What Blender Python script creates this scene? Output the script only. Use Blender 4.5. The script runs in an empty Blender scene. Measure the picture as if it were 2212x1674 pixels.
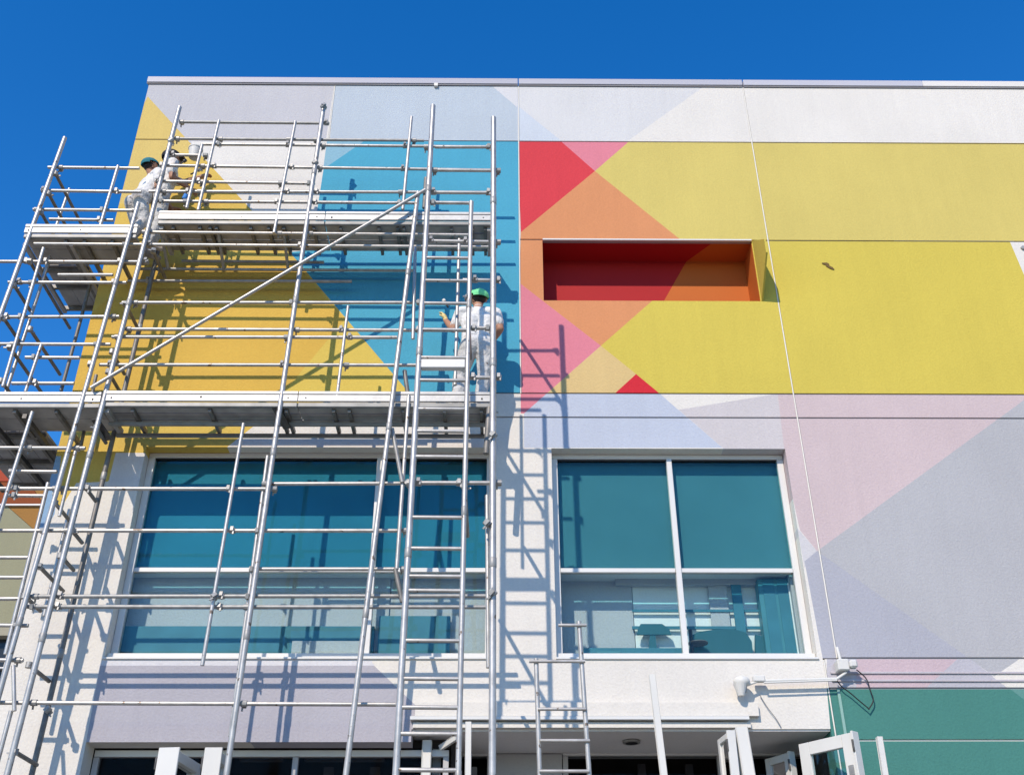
import bpy, bmesh, math, random
from mathutils import Vector, Matrix
random.seed(7)
scene = bpy.context.scene
col = scene.collection
# ------------------------------------------------------------ camera
FPX = 2300.0                      # focal length in units of a 2212 px wide picture
yaw, pitch, roll = (math.radians(a) for a in (-0.655, 31.606, -0.185))
cy, sy, cp, sp, cr, sr = math.cos(yaw), math.sin(yaw), math.cos(pitch), math.sin(pitch), math.cos(roll), math.sin(roll)
R0 = Vector((cy, sy, 0)); FW = Vector((-sy*cp, cy*cp, sp)); U0 = R0.cross(FW)
RT = cr*R0 + sr*U0; UP = -sr*R0 + cr*U0
CAM = Vector((0, 0, 1.6))
cam = bpy.data.cameras.new('camera'); co = bpy.data.objects.new('camera', cam); col.objects.link(co)
cam.sensor_fit = 'HORIZONTAL'; cam.sensor_width = 36; cam.lens = 36*FPX/2212; cam.clip_end = 3000
M = Matrix((RT, UP, -FW)).transposed().to_4x4(); M.translation = CAM
co.matrix_world = M; scene.camera = co
# ------------------------------------------------------------ sky, sun, exposure
SUNV = Vector((-.43, -1, .80)).normalized()      # towards the sun
world = bpy.data.worlds.new('World'); scene.world = world; world.use_nodes = True
wn = world.node_tree.nodes; wl = world.node_tree.links
sky = wn.new('ShaderNodeTexSky'); sky.sky_type = 'NISHITA'; sky.sun_disc = False
sky.sun_elevation = math.asin(SUNV.z); sky.sun_rotation = math.atan2(SUNV.x, SUNV.y)
sky.altitude = 0; sky.air_density = 1.0; sky.dust_density = 0; sky.ozone_density = 3.0
bg = wn['Background']; bg.inputs['Strength'].default_value = 0.12
hs = wn.new('ShaderNodeHueSaturation'); hs.inputs['Hue'].default_value = .508; hs.inputs['Saturation'].default_value = 1.37; hs.inputs['Value'].default_value = 1.9
wl.new(sky.outputs[0], hs.inputs['Color']); wl.new(hs.outputs[0], bg.inputs['Color'])
sl = bpy.data.lights.new('sun', 'SUN'); sl.energy = 4.65; sl.angle = math.radians(.5); sl.color = (1, .875, .73)
so = bpy.data.objects.new('sun', sl); col.objects.link(so); so.location = (-6, -14, 20)
so.rotation_euler = (-SUNV).to_track_quat('-Z', 'Y').to_euler()
scene.view_settings.view_transform = 'Standard'; scene.view_settings.look = 'None'
scene.view_settings.gamma = 1; scene.view_settings.use_curve_mapping = False
scene.view_settings.exposure = 0.0

# ------------------------------------------------------------ helpers
def P(px, py, Y):
    """the point at depth Y (metres along +Y) seen at px,py of the survey picture"""
    d = RT*((px-1106)/FPX) + UP*((837-py)/FPX) + FW
    return CAM + d*(Y/d.y)
def Zat(px, py, Z):
    d = RT*((px-1106)/FPX) + UP*((837-py)/FPX) + FW
    return CAM + d*((Z-CAM.z)/d.z)
def lin(c):
    return tuple(((v/255)/12.92 if v/255 <= .04045 else ((v/255+.055)/1.055)**2.4) for v in c)
MATS = {}
def mat(name, c, rough=.7, metal=0, bump=0, bscale=60, var=.05, k=.86, spec=.3, vscale=1.5, raw=False, bdist=.01, streak=0, spots=None, wave=0):
    if name in MATS: return MATS[name]
    m = bpy.data.materials.new(name); m.use_nodes = True
    n = m.node_tree.nodes; l = m.node_tree.links; b = n['Principled BSDF']
    c = tuple(v*.92 for v in c) if raw else tuple(v*kk for v, kk in zip(lin(c), (.824*k, .782*k, .724*k)))
    b.inputs['Roughness'].default_value = rough; b.inputs['Metallic'].default_value = metal
    b.inputs['Specular IOR Level'].default_value = spec
    geo = n.new('ShaderNodeNewGeometry')
    no = n.new('ShaderNodeTexNoise'); no.inputs['Scale'].default_value = vscale; no.inputs['Detail'].default_value = 6
    l.new(geo.outputs['Position'], no.inputs['Vector'])
    mr = n.new('ShaderNodeMapRange'); mr.inputs['From Min'].default_value = .3; mr.inputs['From Max'].default_value = .7
    mr.inputs['To Min'].default_value = 1-var; mr.inputs['To Max'].default_value = 1+var
    l.new(no.outputs['Fac'], mr.inputs['Value'])
    mx = n.new('ShaderNodeMix'); mx.data_type = 'RGBA'; mx.blend_type = 'MULTIPLY'; mx.inputs['Factor'].default_value = 1
    mx.inputs['A'].default_value = (*c, 1)
    fin = mr.outputs['Result']
    if bump:
        n2 = n.new('ShaderNodeTexNoise'); n2.inputs['Scale'].default_value = bscale; n2.inputs['Detail'].default_value = 3
        l.new(geo.outputs['Position'], n2.inputs['Vector'])
        m2 = n.new('ShaderNodeMapRange'); m2.inputs['From Min'].default_value = .25; m2.inputs['From Max'].default_value = .75
        m2.inputs['To Min'].default_value = .955; m2.inputs['To Max'].default_value = 1.045
        l.new(n2.outputs['Fac'], m2.inputs['Value'])
        mu = n.new('ShaderNodeMath'); mu.operation = 'MULTIPLY'; l.new(fin, mu.inputs[0]); l.new(m2.outputs[0], mu.inputs[1]); fin = mu.outputs[0]
        bp = n.new('ShaderNodeBump'); bp.inputs['Strength'].default_value = bump; bp.inputs['Distance'].default_value = bdist
        l.new(n2.outputs['Fac'], bp.inputs['Height']); l.new(bp.outputs[0], b.inputs['Normal'])
    if streak:      # weathering that runs downwards
        mp = n.new('ShaderNodeMapping'); mp.inputs['Scale'].default_value = (5, 5, .35); l.new(geo.outputs['Position'], mp.inputs['Vector'])
        n3 = n.new('ShaderNodeTexNoise'); n3.inputs['Scale'].default_value = 1.6; n3.inputs['Detail'].default_value = 5; l.new(mp.outputs[0], n3.inputs['Vector'])
        m3 = n.new('ShaderNodeMapRange'); m3.inputs['From Min'].default_value = .35; m3.inputs['From Max'].default_value = .75
        m3.inputs['To Min'].default_value = 1+streak*.3; m3.inputs['To Max'].default_value = 1-streak; l.new(n3.outputs['Fac'], m3.inputs['Value'])
        mu = n.new('ShaderNodeMath'); mu.operation = 'MULTIPLY'; l.new(fin, mu.inputs[0]); l.new(m3.outputs[0], mu.inputs[1]); fin = mu.outputs[0]
    l.new(fin, mx.inputs['B']); outc = mx.outputs['Result']
    if spots:       # splashes of another colour: (colour, scale, threshold)
        n4 = n.new('ShaderNodeTexNoise'); n4.inputs['Scale'].default_value = spots[1]; n4.inputs['Detail'].default_value = 4; l.new(geo.outputs['Position'], n4.inputs['Vector'])
        m4 = n.new('ShaderNodeMapRange'); m4.inputs['From Min'].default_value = spots[2]; m4.inputs['From Max'].default_value = spots[2]+.03; l.new(n4.outputs['Fac'], m4.inputs['Value'])
        x4 = n.new('ShaderNodeMix'); x4.data_type = 'RGBA'; x4.inputs['B'].default_value = (*spots[0], 1); l.new(m4.outputs[0], x4.inputs['Factor']); l.new(outc, x4.inputs['A']); outc = x4.outputs['Result']
    l.new(outc, b.inputs['Base Color'])
    MATS[name] = m; return m
def wallm(c):
    return mat('render_paint_%d_%d_%d' % c, c, rough=.85, bump=.5, bscale=38, var=.035, vscale=.9, streak=.028, spec=.2)
def glassm(name, tint, ior=1.36):
    m = bpy.data.materials.new(name); m.use_nodes = True
    n = m.node_tree.nodes; l = m.node_tree.links; n.remove(n['Principled BSDF'])
    tr = n.new('ShaderNodeBsdfTransparent'); tr.inputs[0].default_value = (*tint, 1)
    gl = n.new('ShaderNodeBsdfGlossy'); gl.inputs['Roughness'].default_value = .015
    fr = n.new('ShaderNodeFresnel'); fr.inputs[0].default_value = ior
    nz = n.new('ShaderNodeTexNoise'); nz.inputs['Scale'].default_value = .9; bp = n.new('ShaderNodeBump'); bp.inputs['Strength'].default_value = .25; bp.inputs['Distance'].default_value = .02
    gq = n.new('ShaderNodeNewGeometry'); l.new(gq.outputs['Position'], nz.inputs['Vector']); l.new(nz.outputs['Fac'], bp.inputs['Height']); l.new(bp.outputs[0], gl.inputs['Normal'])
    mx = n.new('ShaderNodeMixShader'); l.new(fr.outputs[0], mx.inputs[0]); l.new(tr.outputs[0], mx.inputs[1]); l.new(gl.outputs[0], mx.inputs[2])
    l.new(mx.outputs[0], n['Material Output'].inputs['Surface']); return m

def link(name, me, parent=None, mats=(), smooth=False):
    o = bpy.data.objects.new(name, me); col.objects.link(o)
    if parent: o.parent = parent
    if not me.materials:
        for m in mats: me.materials.append(m)
    if smooth:
        for p in me.polygons: p.use_smooth = True
    return o
def bm_obj(name, bm, parent=None, mats=(), smooth=False):
    bmesh.ops.recalc_face_normals(bm, faces=bm.faces[:])
    me = bpy.data.meshes.new(name); bm.to_mesh(me); bm.free()
    return link(name, me, parent, mats, smooth)
def thing(name, label, cat, group=None, loc=(0, 0, 0)):
    o = bpy.data.objects.new(name, None); col.objects.link(o); o.location = loc
    o.empty_display_size = .2
    tag(o, label, cat, group); return o
def tag(o, label, cat, group=None):
    o['label'] = label; o['category'] = cat
    if group: o['group'] = group
    return o
def box_bm(bm, lo, hi, M=None, bev=0):
    r = bmesh.ops.create_cube(bm, size=1); vs = r['verts']
    lo = Vector(lo); hi = Vector(hi); c = (lo+hi)/2; s = hi-lo
    for v in vs:
        v.co = Vector((v.co.x*s.x, v.co.y*s.y, v.co.z*s.z)) + c
        if M: v.co = M @ v.co
    if bev:
        es = list({e for v in vs for e in v.link_edges})
        bmesh.ops.bevel(bm, geom=es, offset=bev, segments=1, affect='EDGES')
def box(name, lo, hi, m, parent=None, bev=0, M=None):
    lo2 = [min(a, b) for a, b in zip(lo, hi)]; hi2 = [max(a, b) for a, b in zip(lo, hi)]
    bm = bmesh.new(); box_bm(bm, lo2, hi2, M, bev); return bm_obj(name, bm, parent, [m])
_cyl = {}
def unit_cyl(m, seg=12):
    key = (m.name, seg)
    if key not in _cyl:
        bm = bmesh.new(); bmesh.ops.create_cone(bm, cap_ends=True, segments=seg, radius1=1, radius2=1, depth=1)
        me = bpy.data.meshes.new('tube'); bm.to_mesh(me); bm.free(); me.materials.append(m)
        for p in me.polygons: p.use_smooth = len(p.vertices) == 4
        _cyl[key] = me
    return _cyl[key]
def tube(name, a, b, r, m, parent=None, seg=12):
    a = Vector(a); b = Vector(b); d = b-a
    o = link(name, unit_cyl(m, seg), parent)
    o.rotation_mode = 'QUATERNION'; o.rotation_quaternion = d.to_track_quat('Z', 'Y')
    o.location = (a+b)/2; o.scale = (r, r, d.length)
    return o
def bar(name, a, b, w, t, m, parent=None, up=(0, 0, 1)):
    """rectangular bar from a to b: w across, t in the 'up' direction"""
    a = Vector(a); b = Vector(b); z = (b-a).normalized(); x = z.cross(Vector(up)).normalized(); y = z.cross(x)
    Mx = Matrix((x, y, z)).transposed().to_4x4(); Mx.translation = a
    bm = bmesh.new(); box_bm(bm, (-w/2, -t/2, 0), (w/2, t/2, (b-a).length), Mx, bev=min(w, t)*.08)
    return bm_obj(name, bm, parent, [m])

# ------------------------------------------------------------ materials
WHITE = wallm((240, 240, 238)); STEEL = mat('galvanised_steel', (.46, .44, .41), rough=.40, metal=.45, var=.16, vscale=9, raw=True, spots=((.16, .12, .09), 14, .66), bump=.1, bscale=30, spec=.5)
STEEL2 = mat('worn_steel', (.33, .325, .31), rough=.5, metal=.3, var=.2, vscale=12, raw=True, spec=.5)
DARK = mat('dark_clamp_steel', (.10, .095, .09), rough=.5, metal=.5, var=.3, vscale=20, raw=True)
DULL_SHADED = mat('dull_shaded_steel', (.20, .19, .175), rough=.55, metal=.4, var=.25, vscale=10, raw=True)  # dull steel; its dark tone also paints shade onto rear poles and transoms
DECK = mat('aluminium_deck', (.42, .42, .41), rough=.5, metal=.15, var=.12, vscale=7, raw=True)
DECKU = mat('deck_board_grey', (.38, .37, .35), rough=.75, var=.18, vscale=6, raw=True)
FRAME = mat('white_frame_enamel', (.66, .65, .62), rough=.35, var=.03, raw=True, spec=.5)
SEAL = mat('white_joint_sealant', (.74, .71, .64), rough=.6, var=.05, raw=True)
GROOVE = mat('grey_joint_backing', (.30, .29, .30), rough=.8, var=.1, raw=True)
WOODW = mat('white_painted_board', (.64, .63, .59), rough=.5, var=.06, raw=True)
BLACK = mat('black_plastic', (.02, .02, .02), rough=.5, raw=True)
DECKE = mat('deck_edge_beam', (.26, .26, .25), rough=.5, metal=.2, var=.15, vscale=7, raw=True)
TOE = mat('pale_aluminium_toe_board', (.46, .46, .45), rough=.45, metal=.2, var=.10, vscale=5, raw=True, bump=.1, bscale=20)
GLASS_TEAL = glassm('teal_tinted_glass', (.57, .90, .93)); GLASS_CLEAR = glassm('pale_tinted_glass', (.90, .96, .965)); GLASS_DARK = glassm('dark_glass', (.74, .75, .76), 1.12)

# ------------------------------------------------------------ ground
bm = bmesh.new(); bmesh.ops.create_grid(bm, x_segments=8, y_segments=8, size=1500)
g = bm_obj('ground', bm, None, [mat('pale_concrete_paving', (.27, .245, .21), rough=.9, bump=.3, bscale=8, var=.12, vscale=.6, raw=True)])
g['kind'] = 'structure'

# ------------------------------------------------------------ main building
YW = 11.9; TH = .28
def WX(px, py): return P(px, py, YW).x
def WZ(px, py): return P(px, py, YW).z
XL = (WX(325, 169)+WX(157, 843))/2
X2 = (WX(727, 189)+WX(700, 350))/2
X3 = (WX(1117, 178)+WX(1128, 848))/2
X4 = (WX(1605, 178)+WX(1718, 900)+WX(1810, 1420))/3
XB = WX(1790, 1490); XR = 9.5
ZTOP = WZ(1200, 174); ZC = WZ(1200, 187); Z1 = WZ(1200, 306); Z2 = WZ(1700, 520); Z3 = WZ(1400, 850); Z4 = WZ(1500, 902); Z5 = WZ(1900, 1421)
Z6 = WZ(2000, 1455); Z6b = WZ(2000, 1472); Z7 = WZ(2000, 1486); Z8 = WZ(2000, 1598)
ZG1 = WZ(540, 1602); ZG2 = WZ(1300, 1574)
YEL = (230, 201, 104); YELT = (229, 205, 126); BLU = (84, 178, 214); LAV = (206, 209, 219); LB = (196, 211, 227)
LBLUE = (200, 212, 234); PINK = (232, 142, 162); RED = (226, 72, 84); ORG = (228, 158, 112); LEM = (222, 206, 96); LEM2 = (223, 208, 122)
W = (240, 240, 238); LV2 = (189, 190, 204); GREEN = (78, 142, 136); PK2 = (216, 201, 208); GR2 = (190, 194, 203); LVB = (184, 189, 205)
MURAL = [   # painter's order: colour, outline surveyed on the wall plane
 (LAV, [(300, 150), (727, 150), (700, 330), (100, 330)]),
 (LB, [(727, 150), (1117, 150), (1119, 306), (712, 306)]),
 ((226, 230, 238), [(1020, 150), (1117, 150), (1118, 233)]),
 ((226, 230, 236), [(1117, 150), (1573, 150), (1355, 306), (1118, 306)]),
 ((214, 226, 242), [(1117, 228), (1214, 306), (1117, 306)]),
 (W, [(412, 306), (712, 306), (690, 441), (640, 560), (600, 560)]),
 (BLU, [(708, 306), (1119, 306), (1128, 849), (884, 849), (626, 545), (672, 540)]),
 ((150, 198, 222), [(706, 306), (786, 306), (698, 366)]),
 (YEL, [(319, 209), (626, 545), (884, 849), (600, 880), (490, 966), (340, 1076), (255, 1022), (232, 1040), (165, 1043), (130, 1100), (90, 1060), (60, 900)]),
 ((229, 192, 92), [(319, 570), (640, 570), (750, 697), (615, 849), (0, 849)]),
 ((231, 207, 104), [(745, 690), (884, 849), (612, 849)]),
 (YELT, [(319, 209), (420, 323), (330, 440), (200, 440)]),
 ((232, 235, 243), [(250, 978), (322, 978), (310, 1050), (232, 1050)]),
 ((150, 188, 228), [(132, 985), (118, 1110), (95, 1150), (60, 1150), (80, 985)]),
 (W, [(884, 849), (1132, 849), (1132, 968), (490, 966), (600, 880)]),
 (RED, [(1119, 306), (1212, 306), (1285, 370), (1125, 502)]),
 (PINK, [(1212, 306), (1359, 306), (1285, 370)]),
 (LEM2, [(1359, 306), (2300, 310), (2300, 521), (1470, 518), (1285, 370)]),
 (ORG, [(1285, 370), (1470, 518), (1555, 522), (1298, 747), (1123, 612), (1125, 502)]),
 (LEM, [(1470, 519), (2300, 521), (2300, 851), (1425, 850), (1298, 747), (1555, 522)]),
 (W, [(2181, 521), (2300, 521), (2300, 800)]),
 (PINK, [(1123, 612), (1298, 747), (1190, 842), (1132, 893), (1125, 893)]),
 ((228, 202, 145), [(1298, 747), (1374, 808), (1329, 850), (1181, 850)]),
 ((222, 50, 66), [(1374, 808), (1425, 850), (1328, 850)]),
 (LBLUE, [(1181, 850), (1425, 850), (1600, 1001), (1600, 967), (1132, 967), (1132, 893)]),
 (LBLUE, [(1425, 850), (1578, 982), (1560, 967), (1400, 967)]),
 (W, [(1425, 850), (1683, 850), (1466, 886)]),
 ((214, 212, 219), [(1466, 885), (1683, 850), (1700, 1020), (1700, 1087)]),
 (PK2, [(1680, 850), (2300, 852), (2300, 805), (1765, 1190), (1728, 1145), (1700, 1020)]),
 (PK2, [(1680, 850), (2212, 852), (2212, 862), (1765, 1190), (1728, 1145), (1700, 1020)]),
 ((218, 220, 228), [(1722, 1140), (1765, 1190), (1738, 1226)]),
 (GR2, [(1765, 1190), (2300, 800), (2300, 1568)]),
 (LVB, [(1765, 1190), (1738, 1212), (1777, 1421), (2093, 1421)]),
 ((198, 200, 214), [(1786, 1421), (2093, 1421), (2180, 1486), (1786, 1486)]),
 ((212, 194, 206), [(1850, 1421), (2070, 1421), (2000, 1486), (1850, 1486)]),
 (GR2, [(2093, 1421), (2300, 1421), (2300, 1568)]),
 (W, [(2145, 1462), (2250, 1390), (2300, 1568), (2210, 1510)]),
 (GREEN, [(1786, 1486), (2180, 1486), (2700, 1880), (2700, 8000), (1760, 8000)]),
 ((104, 158, 155), [(2180, 1486), (2700, 1486), (2700, 1880)]),
 ((228, 232, 244), [(224, 1422), (800, 1422), (808, 1437), (216, 1437)]),
 (LV2, [(216, 1437), (808, 1437), (899, 1524), (900, 1602), (186, 1602)]),
]
MW = []
for c, pts in MURAL:
    q = []
    for (x, y) in pts:
        if y > 2000: q.append((WX(x, 1800) if x < 2000 else XR+1, -.5))
        else:
            v = P(x, y, YW); q.append((v.x, v.z))
    MW.append((c, q))
def inside(q, x, z):
    r = False; j = len(q)-1
    for i in range(len(q)):
        if (q[i][1] > z) != (q[j][1] > z) and x < (q[j][0]-q[i][0])*(z-q[i][1])/(q[j][1]-q[i][1]) + q[i][0]: r = not r
        j = i
    return r
bld = thing('office_building', 'two-storey commercial building with a geometric mural of coloured triangles and big teal windows', 'building', loc=(0, YW, 0))
Tb = Matrix.Translation((0, -YW, 0))
def B(name, lo, hi, m, parent=None, bev=0):    # box in world coordinates parented to the building
    return box(name, lo, hi, m, parent or bld, bev, Tb)
def mural_panel(x0, x1, z0, z1, openings=(), base=W, name='wall_panel', th=TH, y=YW):
    bm = bmesh.new(); vs = [bm.verts.new((x, y-YW, z)) for x, z in ((x0, z0), (x1, z0), (x1, z1), (x0, z1))]
    bm.faces.new(vs)
    def cut(px, pz, nx, nz, rng=None):
        bmesh.ops.bisect_plane(bm, geom=bm.verts[:]+bm.edges[:]+bm.faces[:], plane_co=(px, 0, pz), plane_no=(nx, 0, nz), dist=1e-5)
    polys = []
    for c, q in MW:
        xs = [p[0] for p in q]; zs = [p[1] for p in q]
        if max(xs) < x0 or min(xs) > x1 or max(zs) < z0 or min(zs) > z1: continue
        polys.append((c, q))
        for i in range(len(q)):
            a = q[i]; b = q[(i+1) % len(q)]
            if max(a[0], b[0]) < x0 or min(a[0], b[0]) > x1 or max(a[1], b[1]) < z0 or min(a[1], b[1]) > z1: continue
            cut(a[0], a[1], -(b[1]-a[1]), b[0]-a[0])
    for (a, b, c, d) in openings:
        cut(a, 0, 1, 0); cut(b, 0, 1, 0); cut(0, c, 0, 1); cut(0, d, 0, 1)
    kill = []; mats = []; idx = {}
    for f in bm.faces:
        cc = f.calc_center_median()
        if any(a < cc.x < b and c < cc.z < d for (a, b, c, d) in openings): kill.append(f); continue
        cl = base
        for c, q in polys:
            if inside(q, cc.x, cc.z): cl = c
        if cl not in idx: idx[cl] = len(mats); mats.append(wallm(cl))
        f.material_index = idx[cl]
    bmesh.ops.delete(bm, geom=kill, context='FACES')
    r = bmesh.ops.extrude_face_region(bm, geom=bm.faces[:], use_keep_orig=True)
    bmesh.ops.translate(bm, verts=[v for v in r['geom'] if isinstance(v, bmesh.types.BMVert)], vec=(0, th, 0))
    o = bm_obj(name, bm, bld, mats); return o
J = .011     # half joint width
W1 = (WX(316, 966), WX(1068, 968)-.0, Z5+.03, WZ(700, 966))
W1 = ((WX(316, 966)+WX(224, 1422))/2, WX(1064, 1200), Z5+.01, WZ(700, 966))
W2 = ((WX(1192, 967)+WX(1201, 1420))/2, (WX(1696, 969)+WX(1766, 1420))/2, Z5+.01, WZ(1450, 969))
SL = ((WX(1171, 516)+WX(1175, 650))/2, (WX(1625, 520)+WX(1640, 645))/2, WZ(1400, 650), Z2+J-.001)
G1 = (WX(186, 1602), WX(888, 1602), -.5, ZG1); G2 = (WX(889, 1574), WX(1797, 1590), -.5, ZG2)
rows = [
 (XL, X2, Z1, ZC), (X2, X3, Z1, ZC), (X3, X4, Z1, ZC), (X4, XR, Z1, ZC),
 (XL, X3, Z3, Z1), (X3, X4, Z2, Z1), (X4, XR, Z2, Z1),
 (X3, X4, Z3, Z2), (X4, XR, Z3, Z2),
 (XL, X4, Z4, Z3), (X4, XR, Z4, Z3),
 (XL, X4, Z5, Z4), (X4, XR, Z5, Z4),
 (XL, XB, 0, Z5), (XB, XR, Z7, Z5), (XB, XR, Z8, Z7), (XB, XR, 0, Z8)]
for i, (a, b, c, d) in enumerate(rows):
    ops = []
    if i == 7: ops = [SL]
    if i == 11: ops = [W1, W2]
    if i == 13: ops = [G1, G2]
    mural_panel(a+(J if a != XL else 0), b-J, c+(0 if i == 11 else J if c > 0 else 0), d-(.0 if i == 13 else J), ops)
# joint backing strips set 14 mm behind the face, vertical ones as a raised white bead
for (a, b, z) in ((XL, XR, Z1), (X3, XR, Z2), (XL, XR, Z3), (XL, XR, Z4), (X4+.02, XR, Z5), (XB, XR, Z7), (XB, XR, Z8)):
    B('joint_backing', (a+.02, YW+.016, z-J-.004), (b-.02, YW+.06, z+J+.004), GROOVE if z not in (Z8,) else SEAL)
for (x, z0, z1, w) in ((X2, Z1, ZC, J), (X3, Z3, ZC, J), (X4, Z5, ZC, J), (XB, 0, Z5-.02, J)):
    tube('joint_bead', (x, .005, z0), (x, .005, z1), w*.8, SEAL, bld, 8)
B('joint_bead', (XB+.09, YW-.016, Z8), (XB+.12, YW+.0, Z5-.35), mat('pale_teal_bead', (150, 195, 190)))
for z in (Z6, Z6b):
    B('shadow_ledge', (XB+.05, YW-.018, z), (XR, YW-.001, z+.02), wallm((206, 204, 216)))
for o_ in (W1, W2):
    B('window_sill', (o_[0]-.01, YW-.022, o_[2]-.028), (o_[1]+.01, YW-.001, o_[2]-.004), FRAME, bev=.004)
# parapet cap in lengths
caps = [(XL-.03, X3-.008, (188, 192, 210)), (X3+.008, X4-.01, (196, 200, 216)), (X4+.01, WX(1990, 180), (206, 210, 226)), (WX(1990, 180)+.004, XR, (243, 243, 243))]
for a, b, c in caps:
    B('parapet_cap', (a, YW-.035, ZC+.015), (b, YW+.35, ZTOP), mat('cap_metal_%d' % c[0], c, rough=.5, var=.02, k=.86), bev=.004)
    B('cap_drip_edge', (a, YW-.02, ZC-.006), (b, YW-.002, ZC+.012), GROOVE)
B('cap_clip', (WX(938, 190), YW-.05, ZC-.05), (WX(946, 190), YW-.003, ZC+.01), SEAL)
# shell behind the facade
SH = mat('shell_wall', (.5, .5, .5), raw=True)
B('side_wall', (XL, YW+TH+.002, 0), (XL+.25, YW+9, ZC), wallm((226, 228, 232)))
B('side_wall', (XR-.25, YW+TH+.002, 0), (XR, YW+9, ZC), wallm((226, 228, 232)))
B('rear_wall', (XL, YW+9.01, 0), (XR, YW+9.2, ZC), wallm((226, 228, 232)))
B('roof', (XL+.26, YW+TH+.01, ZC-.5), (XR-.26, YW+9, ZC-.3), SH)
B('floor_slab', (XL+.26, YW+TH+.01, ZG1+.22), (XR-.26, YW+9, ZG1+.5), SH)
B('upper_floor_slab', (XL+.26, YW+TH+.01, W1[3]+.25), (XR-.26, YW+9, W1[3]+.5), SH)

# sunken letterbox recess: ceiling, back, ends, coloured like the mural (red left, orange right)
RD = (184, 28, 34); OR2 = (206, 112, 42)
rec = bpy.data.objects.new('wall_recess', None); col.objects.link(rec); rec.parent = bld
sx0, sx1, sz0, sz1 = SL; DEP = .50
XT = P(1548, 527, YW+.0).x
tback = P(1484, 577, YW+DEP)        # colour break on the inner edge
bback = P(1405, 650, YW+DEP)
def quad(name, pts, c, parent):
    bm = bmesh.new(); vs = [bm.verts.new((p[0], p[1]-YW, p[2])) for p in pts]; bm.faces.new(vs)
    # give it 2 cm of body, away from the recess
    r = bmesh.ops.extrude_face_region(bm, geom=bm.faces[:], use_keep_orig=True)
    ce = Vector(((sx0+sx1)/2, DEP*.3, (sz0+sz1)/2))
    n = bm.faces[:][0]; bm.normal_update(); nn = n.normal.copy(); fc = n.calc_center_median()
    if nn.dot(fc-ce) < 0: nn = -nn
    bmesh.ops.translate(bm, verts=[v for v in r['geom'] if isinstance(v, bmesh.types.BMVert)], vec=nn*.02)
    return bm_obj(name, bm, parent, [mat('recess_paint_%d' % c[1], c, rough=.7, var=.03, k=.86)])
e = .004
x0, x1, z0, z1 = sx0+e, sx1-e, sz0+e, sz1-e; yb = YW+DEP
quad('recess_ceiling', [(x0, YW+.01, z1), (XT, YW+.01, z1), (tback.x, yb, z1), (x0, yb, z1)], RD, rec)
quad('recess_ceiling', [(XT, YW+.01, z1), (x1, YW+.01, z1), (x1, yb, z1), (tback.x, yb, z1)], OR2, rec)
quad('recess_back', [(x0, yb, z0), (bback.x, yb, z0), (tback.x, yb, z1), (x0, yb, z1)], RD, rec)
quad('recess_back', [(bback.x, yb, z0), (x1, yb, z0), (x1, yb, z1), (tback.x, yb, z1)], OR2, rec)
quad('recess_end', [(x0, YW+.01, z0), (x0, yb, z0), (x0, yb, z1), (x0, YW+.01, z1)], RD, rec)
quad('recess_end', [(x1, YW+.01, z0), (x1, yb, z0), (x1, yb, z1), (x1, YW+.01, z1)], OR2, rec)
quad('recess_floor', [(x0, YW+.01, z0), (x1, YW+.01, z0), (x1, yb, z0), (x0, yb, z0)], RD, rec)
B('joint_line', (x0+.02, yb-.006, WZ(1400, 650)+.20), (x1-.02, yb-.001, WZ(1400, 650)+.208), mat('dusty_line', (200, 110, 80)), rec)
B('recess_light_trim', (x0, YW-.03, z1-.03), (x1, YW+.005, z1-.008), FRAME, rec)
# fin added right of the recess, shaped to cast a shadow, in wall paint
bm = bmesh.new(); fx = sx1+.012
prof = [(0, sz1-.02), (-.55, sz1-.44), (-.55, sz0+.42), (0, sz0)]
v1 = [bm.verts.new((fx, y-.003, z)) for y, z in prof]; v2 = [bm.verts.new((fx+.022, y-.003, z)) for y, z in prof]
bm.faces.new(v1); bm.faces.new(v2[::-1])
for i in range(4): bm.faces.new((v1[i], v1[(i+1) % 4], v2[(i+1) % 4], v2[i]))
bm_obj('shadow_fin', bm, rec, [wallm(LEM)])
# small brown mark on the yellow wall
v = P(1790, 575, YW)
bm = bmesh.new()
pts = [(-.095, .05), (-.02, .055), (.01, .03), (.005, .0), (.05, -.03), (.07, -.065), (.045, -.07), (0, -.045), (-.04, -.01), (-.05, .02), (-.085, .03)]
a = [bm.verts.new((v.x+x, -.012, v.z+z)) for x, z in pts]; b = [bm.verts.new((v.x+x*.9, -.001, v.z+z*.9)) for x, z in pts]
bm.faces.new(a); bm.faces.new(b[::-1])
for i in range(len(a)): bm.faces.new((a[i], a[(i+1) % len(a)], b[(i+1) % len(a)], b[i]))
bm_obj('brown_mark', bm, bld, [mat('mark_brown', (118, 96, 50), raw=False)])
v = P(2209, 537, YW); tube('wall_stud', (v.x, -.03, v.z), (v.x, -.001, v.z), .03, STEEL2, bld)

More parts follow.
